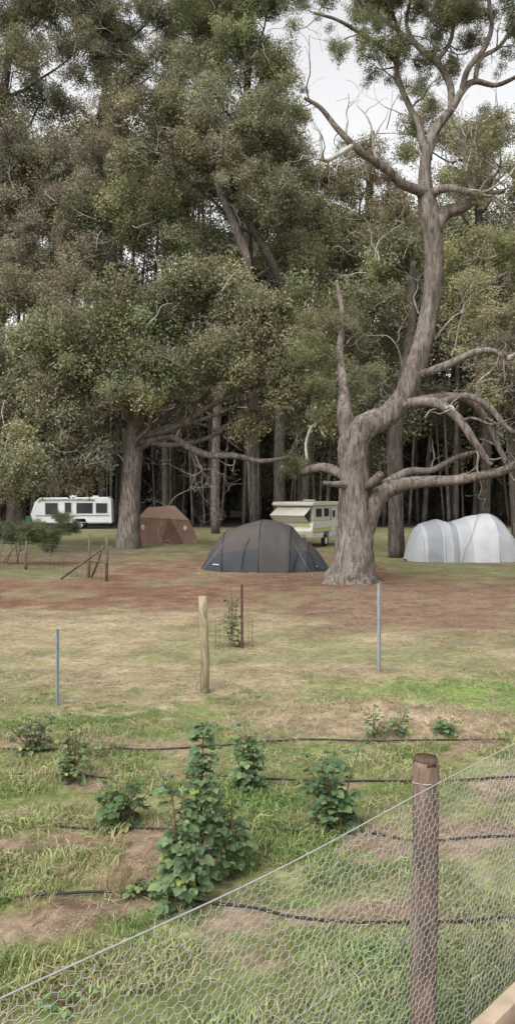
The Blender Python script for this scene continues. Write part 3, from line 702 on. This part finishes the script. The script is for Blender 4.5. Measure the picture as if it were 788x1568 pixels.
rail(G(95,888)-O+Vector((0,-.1,.05)),P(160,838,26)-O,.042);rail(G(140,886)-O+Vector((0,.1,.05)),P(158,835,26.5)-O,.042)
rail(P(163,862,26)-O,P(136,858,27)-O,.03)
fa=G(163,890)-O;fb=G(40,872)-O;fc=G(-60,872)-O
for hz in(.1,.3,.5,.7,.9,1.05):
    mb.tube([fa+Vector((0,0,hz)),fb+Vector((0,0,hz)),fc+Vector((0,0,hz))],[.007]*3,3,1)
for i in range(36):
    t=i/18;a=fa.lerp(fb,t) if t<1 else fb.lerp(fc,t-1);mb.tube([a,a+Vector((0,0,1.05))],[.005,.005],3,1)
mb.obj('posts_rails_wire',[W3,dwire],e)
so=G(30,862);e=empty('overhanging_shrub',so);mb=MB();tips=[]
for i in range(7):
    grow(mb,Vector((random.uniform(-1.5,1.2),random.uniform(-.4,.4),0)),Vector((random.uniform(-.3,.9),0,1)),1.4,.022,2,0,.0,.22,3,5,tips)
mb.obj('stems',[M_barkd],e)
pp=[];bb=[]
for (px,py,rx,ry) in((15,812,26,8),(55,812,24,7),(88,818,18,8),(78,834,12,7),(0,818,22,9),(108,812,12,6),(92,796,9,8),(40,826,20,6)):
    c=P(px,py,32)-so;a,b_=lobe_pts(c,(rx/38,.5,ry/38),.22,.9,3);pp+=a;bb+=b_
foliage('foliage',pp,bb,(.095,.115,.055),e,.26,GREEN,0)
FP=Vector(((650-394)*4.05/F,4.05,0))
e=empty('netting_fence',FP);mb=MB()
mb.tube([Vector((0,0,-.3)),Vector((-.008,0,.3)),Vector((-.002,0,.7)),Vector((.003,0,1.2)),Vector((.004,0,1.50)),Vector((.004,0,1.525))],[.064,.067,.068,.067,.066,.062],28,0,rough=.035)
mb.tube([Vector((.004,0,1.51)),Vector((.006,0,1.545))],[.064,.058],28,1,rough=.05)
mb.obj('wooden_post',[W2,W4],e)
dirv=Vector((1,1.02,0)).normalized();nrm=Vector((1,-1,0)).normalized()
off=nrm*.072
def fpt(s_,z): return dirv*s_+off+Vector((0,0,z))
mb=MB()
def topz(s_): return 1.425+.012*math.sin(s_*1.3)-.02*math.exp(-((s_+1.2)/.8)**2)
tw=[fpt(s_,topz(s_)) for s_ in np.arange(-3.4,3.6,.1)]
mb.tube(tw,[.0034]*len(tw),5,0)
for hz in (.75,.1):
    tw=[fpt(s_,hz+.01*math.sin(s_*2)) for s_ in np.arange(-3.4,3.6,.1)];mb.tube(tw,[.0018]*len(tw),4,0)
mb.tube([Vector((-.07,-.03,1.42)),Vector((0,-.075,1.425)),Vector((.075,-.02,1.425)),Vector((.05,.06,1.42)),Vector((-.05,.05,1.42)),Vector((-.07,-.03,1.42))],[.003]*6,4,0)
mb.obj('strained_wires',[wire],e)
mb=MB();cw=.052;ch=.044
nc=int(5.6/cw)
def jit(s_,z):
    z2=z*(topz(s_)/1.42)
    return fpt(s_+.006*math.sin(z*9+s_*3)+.004*math.sin(z*31),z2)+nrm*(.018*math.sin(s_*4+z*3)+.01*math.sin(s_*11))*(0 if abs(s_)<.2 else 1)
def thin(a,b_,r):
    d_=(b_-a).normalized();u=d_.cross(nrm).normalized()*r;w=nrm*r
    o_=len(mb.v);mb.v+= [tuple(a+u),tuple(a-u*.5+w),tuple(a-u*.5-w),tuple(b_+u),tuple(b_-u*.5+w),tuple(b_-u*.5-w)]
    for k in range(3): mb.f.append((o_+k,o_+(k+1)%3,o_+3+(k+1)%3,o_+3+k));mb.m.append(0)
nr=int(1.4/(ch*.75))
for r_ in range(nr):
    z=.02+r_*ch*.75
    for c_ in range(nc):
        s0=-2.9+c_*cw+(cw/2 if r_%2 else 0)
        a=jit(s0,z);b1=jit(s0-cw/2,z+ch*.25);b2=jit(s0+cw/2,z+ch*.25)
        thin(a,b1,.0012);thin(a,b2,.0012);thin(b1,jit(s0-cw/2,z+ch*.75),.0017)
mb.obj('hex_netting',[wire],e,smooth=False)
sl=simple('sleeper_timber',(.42,.33,.24),.85,.12,9,.5)
mb=MB();R_=Matrix.Rotation(math.atan2(1.02,1),3,'Z')
mb.box(Vector((.12,-.17,.06))+dirv*.6,(4.2,.09,.2),0,R_)
mb.obj('timber_edging',[sl],e,smooth=False,bevel=.008)
pm=simple('path_dirt_mat',(.26,.17,.11),.95,.2,12,.5)
mb=MB();a=FP+dirv*-4+nrm*.3;b_=FP+dirv*5+nrm*.3
mb.add([a+Vector((0,0,.075)),a+nrm*1.6+Vector((0,0,.075)),b_+nrm*1.6+Vector((0,0,.075)),b_+Vector((0,0,.075))],[(0,1,2,3)]);mb.obj('dirt_path',[pm])
# ---------------------------------------------------------------- irrigation hoses
hm=simple('poly_pipe_black',(.022,.02,.02),.6,.1,10,0,0,.3)
def hose(pl,nm='irrigation_hose'):
    pts=[G(a,b_) for a,b_ in pl];q,_=cat(pts,[.01]*len(pts),8);q2=[]
    xx=np.array([p.x for p in q]);yy=np.array([p.y for p in q])
    zz=np.zeros(len(q))
    for s_ in np.linspace(-.4,.4,9): zz=np.maximum(zz,gheight(xx+s_*.5,yy))
    ph=random.random()*6
    for i,p in enumerate(q): q2.append(Vector((p.x,p.y+.012*math.sin(p.x*3.1+ph),float(zz[i])+.014+.010*math.sin(p.x*2.3+ph))))
    m_=MB();m_.tube(q2,[.0095]*len(q2),7,0);m_.obj(nm,[hm])
hose([(-120,1378),(0,1382),(90,1378),(180,1376),(300,1390),(380,1396),(450,1409),(560,1420),(660,1420),(788,1419),(900,1419)])
hose([(-120,1262),(0,1264),(60,1270),(120,1277),(230,1273),(300,1280),(380,1279),(470,1281),(560,1280),(640,1291),(788,1291),(900,1294)])
hose([(-100,1190),(60,1193),(160,1196),(250,1196),(400,1200),(560,1203),(690,1203),(788,1198),(900,1200)])
hose([(-100,1150),(60,1152),(160,1152),(250,1152),(340,1146),(430,1140),(560,1142),(690,1140),(788,1137),(900,1132)])
# ---------------------------------------------------------------- raspberry plants
def leafv(p,d,n_,L,W,out,cols,c):
    d=d.normalized();s=d.cross(n_)
    if s.length<1e-3: s=Vector((1,0,0))
    s.normalize();n2=s.cross(d)
    pr=[(0,0,0),(.25,.42,.10),(.55,.5,.12),(.8,.3,.05),(1,0,-.08),(.8,-.3,.05),(.55,-.5,.12),(.25,-.42,.10),(.5,0,0)]
    o_=len(out.v)
    for a,b_,h in pr: out.v.append(tuple(p+d*L*a+s*W*b_+n2*W*h));cols.append(c)
    for f in [(0,1,2,8),(8,2,3,4),(0,8,6,7),(8,4,5,6)]: out.f.append(tuple(o_+i for i in f));out.m.append(0)
def plant(name,px,py,h,w,ncane,nleaf,L=.07,c0=(.07,.125,.04),c1=(.15,.2,.06),yellow=.05,low=.0,lean=0,pw=.8):
    o=G(px,py);o.z=float(gheight(np.array([o.x]),np.array([o.y]))[0]);e=empty(name,o);st=MB();lv=MB();cols=[]
    for c in range(ncane):
        a=random.uniform(0,6.28);b0=Vector((math.cos(a),math.sin(a),0))*w*.3*random.random();hh=h*random.uniform(.5,1) if c else h
        sp=Vector((random.uniform(-1,1)*w*.9+lean,random.uniform(-1,1)*w*.7,0))
        pts=[b0,b0+sp*.25+Vector((0,0,hh*.35)),b0+sp*.6+Vector((0,0,hh*.7)),b0+sp+Vector((0,0,hh))]
        q,qr=cat(pts,[.007,.006,.005,.003],5);st.tube(q,qr,5,0)
        for j in range(int(nleaf/ncane)):
            t=random.random()**pw;t=low+(1-low)*t;i=min(int(t*(len(q)-1)),len(q)-1);b_=q[i]
            an=random.uniform(0,6.28);dr=Vector((math.cos(an),math.sin(an),random.uniform(-.2,.5)));pl=random.uniform(.03,.12)*(1.3-.6*t)
            tip=b_+dr*pl;st.tube([b_,tip],[.002,.0015],3,0,cap=False)
            f=random.random();col=[c0[k]*(1-f)+c1[k]*f for k in range(3)]
            if random.random()<yellow and t<.6: col=[.26,.29,.085]
            if random.random()<yellow*.3: col=[.20,.14,.07]
            nn=Vector((random.gauss(0,.45),random.gauss(0,.45)-.35,1))
            ll=L*random.uniform(.55,1.25)*(1.15-.4*t)
            dr2=Vector((dr.x,dr.y,random.uniform(-.8,.0)))
            leafv(tip,dr2,nn,ll,ll*.8,lv,cols,col)
            sd=dr2.cross(Vector((0,0,1))).normalized()
            leafv(tip,dr2*.4+sd,nn,ll*.8,ll*.62,lv,cols,col);leafv(tip,dr2*.4-sd,nn,ll*.8,ll*.62,lv,cols,col)
    st.obj('canes',[M_cane],e)
    ob=lv.obj('leaves',[M_plant],e,smooth=False)
    ca=ob.data.color_attributes.new('Col','FLOAT_COLOR','POINT');arr=np.ones((len(cols),4),dtype=np.float32);arr[:,:3]=np.array(cols);ca.data.foreach_set('color',arr.ravel())
    return e
GL=dict(c0=(.058,.105,.05),c1=(.145,.205,.09))
plant('raspberry_plant',280,1395,.90,.19,9,180,.085,yellow=.07,**GL)
plant('raspberry_plant',308,1350,1.20,.07,4,170,.088,yellow=.01,pw=.6,**GL)
plant('raspberry_plant',350,1335,.68,.22,7,110,.085,yellow=.02,**GL)
plant('raspberry_plant',515,1268,.74,.36,10,170,.09,c0=(.045,.09,.04),c1=(.11,.16,.065),yellow=.01)
plant('raspberry_plant',378,1212,.66,.17,8,140,.085,yellow=.01,**GL)
plant('raspberry_plant',190,1272,.48,.26,9,110,.08,c0=(.05,.09,.04),c1=(.12,.17,.065),yellow=.03)
plant('raspberry_plant',50,1155,.42,.30,9,120,.065,c0=(.07,.10,.05),c1=(.15,.17,.085),yellow=.04)
plant('raspberry_plant',112,1202,.74,.15,8,140,.065,c0=(.065,.095,.045),c1=(.15,.18,.08),yellow=.06)
plant('raspberry_plant',225,1375,.13,.18,6,50,.06,c0=(.08,.14,.05),c1=(.18,.24,.09))
plant('raspberry_plant',572,1135,.40,.12,4,36,.06,**GL)
plant('raspberry_plant',608,1132,.30,.14,5,40,.06,**GL)
plant('raspberry_plant',680,1130,.20,.17,8,80,.05,c0=(.06,.12,.05),c1=(.12,.19,.08))
plant('garden_weed',105,1545,.08,.16,6,40,.035,c0=(.09,.17,.05),c1=(.17,.27,.09))
plant('garden_weed',150,1165,.2,.3,6,40,.05,c0=(.1,.16,.06),c1=(.17,.24,.1))
plant('tree_sapling',355,990,1.08,.13,5,100,.085,c0=(.09,.11,.055),c1=(.17,.18,.085),yellow=.1)
so=G(358,992);e=empty('wire_tree_guard',so);mb=MB()
R_=.36
for i in range(18):
    a=i*2*math.pi/18;c=Vector((math.cos(a)*R_,math.sin(a)*R_,0));mb.tube([c,c+Vector((0,0,.55))],[.0022,.0022],3,0)
for z in(.02,.15,.28,.41,.54):
    mb.tube([Vector((math.cos(i*2*math.pi/24)*R_,math.sin(i*2*math.pi/24)*R_,z)) for i in range(25)],[.0022]*25,3,0)
mb.obj('mesh_cylinder',[rust],e)
mb=MB();picket(mb,Vector((.15,-.05,0)),1.2,.026);mb.obj('steel_stake',[rust],e,smooth=False)
sw=P(391,700,38);e=empty('rope_swing',(sw.x,sw.y,0));mb=MB()
for dx in(-.12,.12): mb.tube([Vector((dx,0,4.9)),Vector((dx,0,.75))],[.009,.009],5,0)
mb.box((0,0,.75),(.5,.2,.04),1);mb.obj('ropes_and_seat',[dwire,W3],e)
to=P(195,842,42);to.z=0
lt=[o_ for o_ in bpy.data.objects if o_.name=='eucalyptus_tree'][0];mb=MB()
for ps in ([(205,690,10),(232,675,9),(262,668,8),(290,685,8),(320,697,7),(360,698,6.5),(400,706,5),(440,700,3)],[(203,660,9),(180,640,7),(165,610,5),(170,590,3)],[(262,668,5),(300,650,4),(330,660,3),(370,690,2)],
           [(232,675,5),(250,650,4),(290,640,3),(300,610,2)],[(290,685,4),(300,720,3),(290,750,2)],[(205,700,6),(180,690,4),(165,700,3)]):
    dd=[42-.35*i for i in range(len(ps))]
    pts=[P(a,b_,dd[i])-to for i,(a,b_,r) in enumerate(ps)];q,qr=cat(pts,[p_[2]*.75*40/F for p_ in ps],4);mb.tube(q,qr,7,0,rough=.05)
    for t in range(6):
        i=random.randint(3,len(q)-1);grow(mb,q[i],(q[i]-q[i-1]).normalized()+rv(.7),random.uniform(1.2,2.8),qr[i]*.4,2,1,.02,.35,3,4)
mb.obj('lower_limbs',[M_bark,M_dead],lt)
# ---------------------------------------------------------------- light, world, camera
w=bpy.data.worlds.new('World');scene.world=w;w.use_nodes=True;nt=w.node_tree
bg=nt.nodes['Background'];sky=N(nt,'ShaderNodeTexSky',sky_type='NISHITA');sky.sun_disc=False
sky.sun_elevation=math.radians(50);sky.sun_rotation=math.radians(210);sky.air_density=1;sky.dust_density=4
hs=N(nt,'ShaderNodeHueSaturation');hs.inputs['Saturation'].default_value=.06;hs.inputs['Value'].default_value=2.15
nt.links.new(sky.outputs[0],hs.inputs['Color']);nt.links.new(hs.outputs[0],bg.inputs['Color']);bg.inputs['Strength'].default_value=.15
sd=bpy.data.lights.new('sun','SUN');sd.energy=.95;sd.angle=math.radians(18);sd.color=(1,.96,.9)
so=link(bpy.data.objects.new('sun',sd));so.rotation_euler=(math.radians(40),0,math.radians(-30))
cd=bpy.data.cameras.new('camera');cam=link(bpy.data.objects.new('camera',cd));cam.location=(0,0,H);cam.rotation_euler=(math.radians(90),0,0)
cd.sensor_fit='VERTICAL';cd.sensor_height=24;cd.lens=24*F/1568;cd.shift_y=-27/1568;cd.clip_end=2000;cd.clip_start=.05
scene.camera=cam
scene.view_settings.view_transform='Standard';scene.view_settings.look='None';scene.view_settings.exposure=0
print('objects',len(bpy.data.objects),'instances',TOT[0])
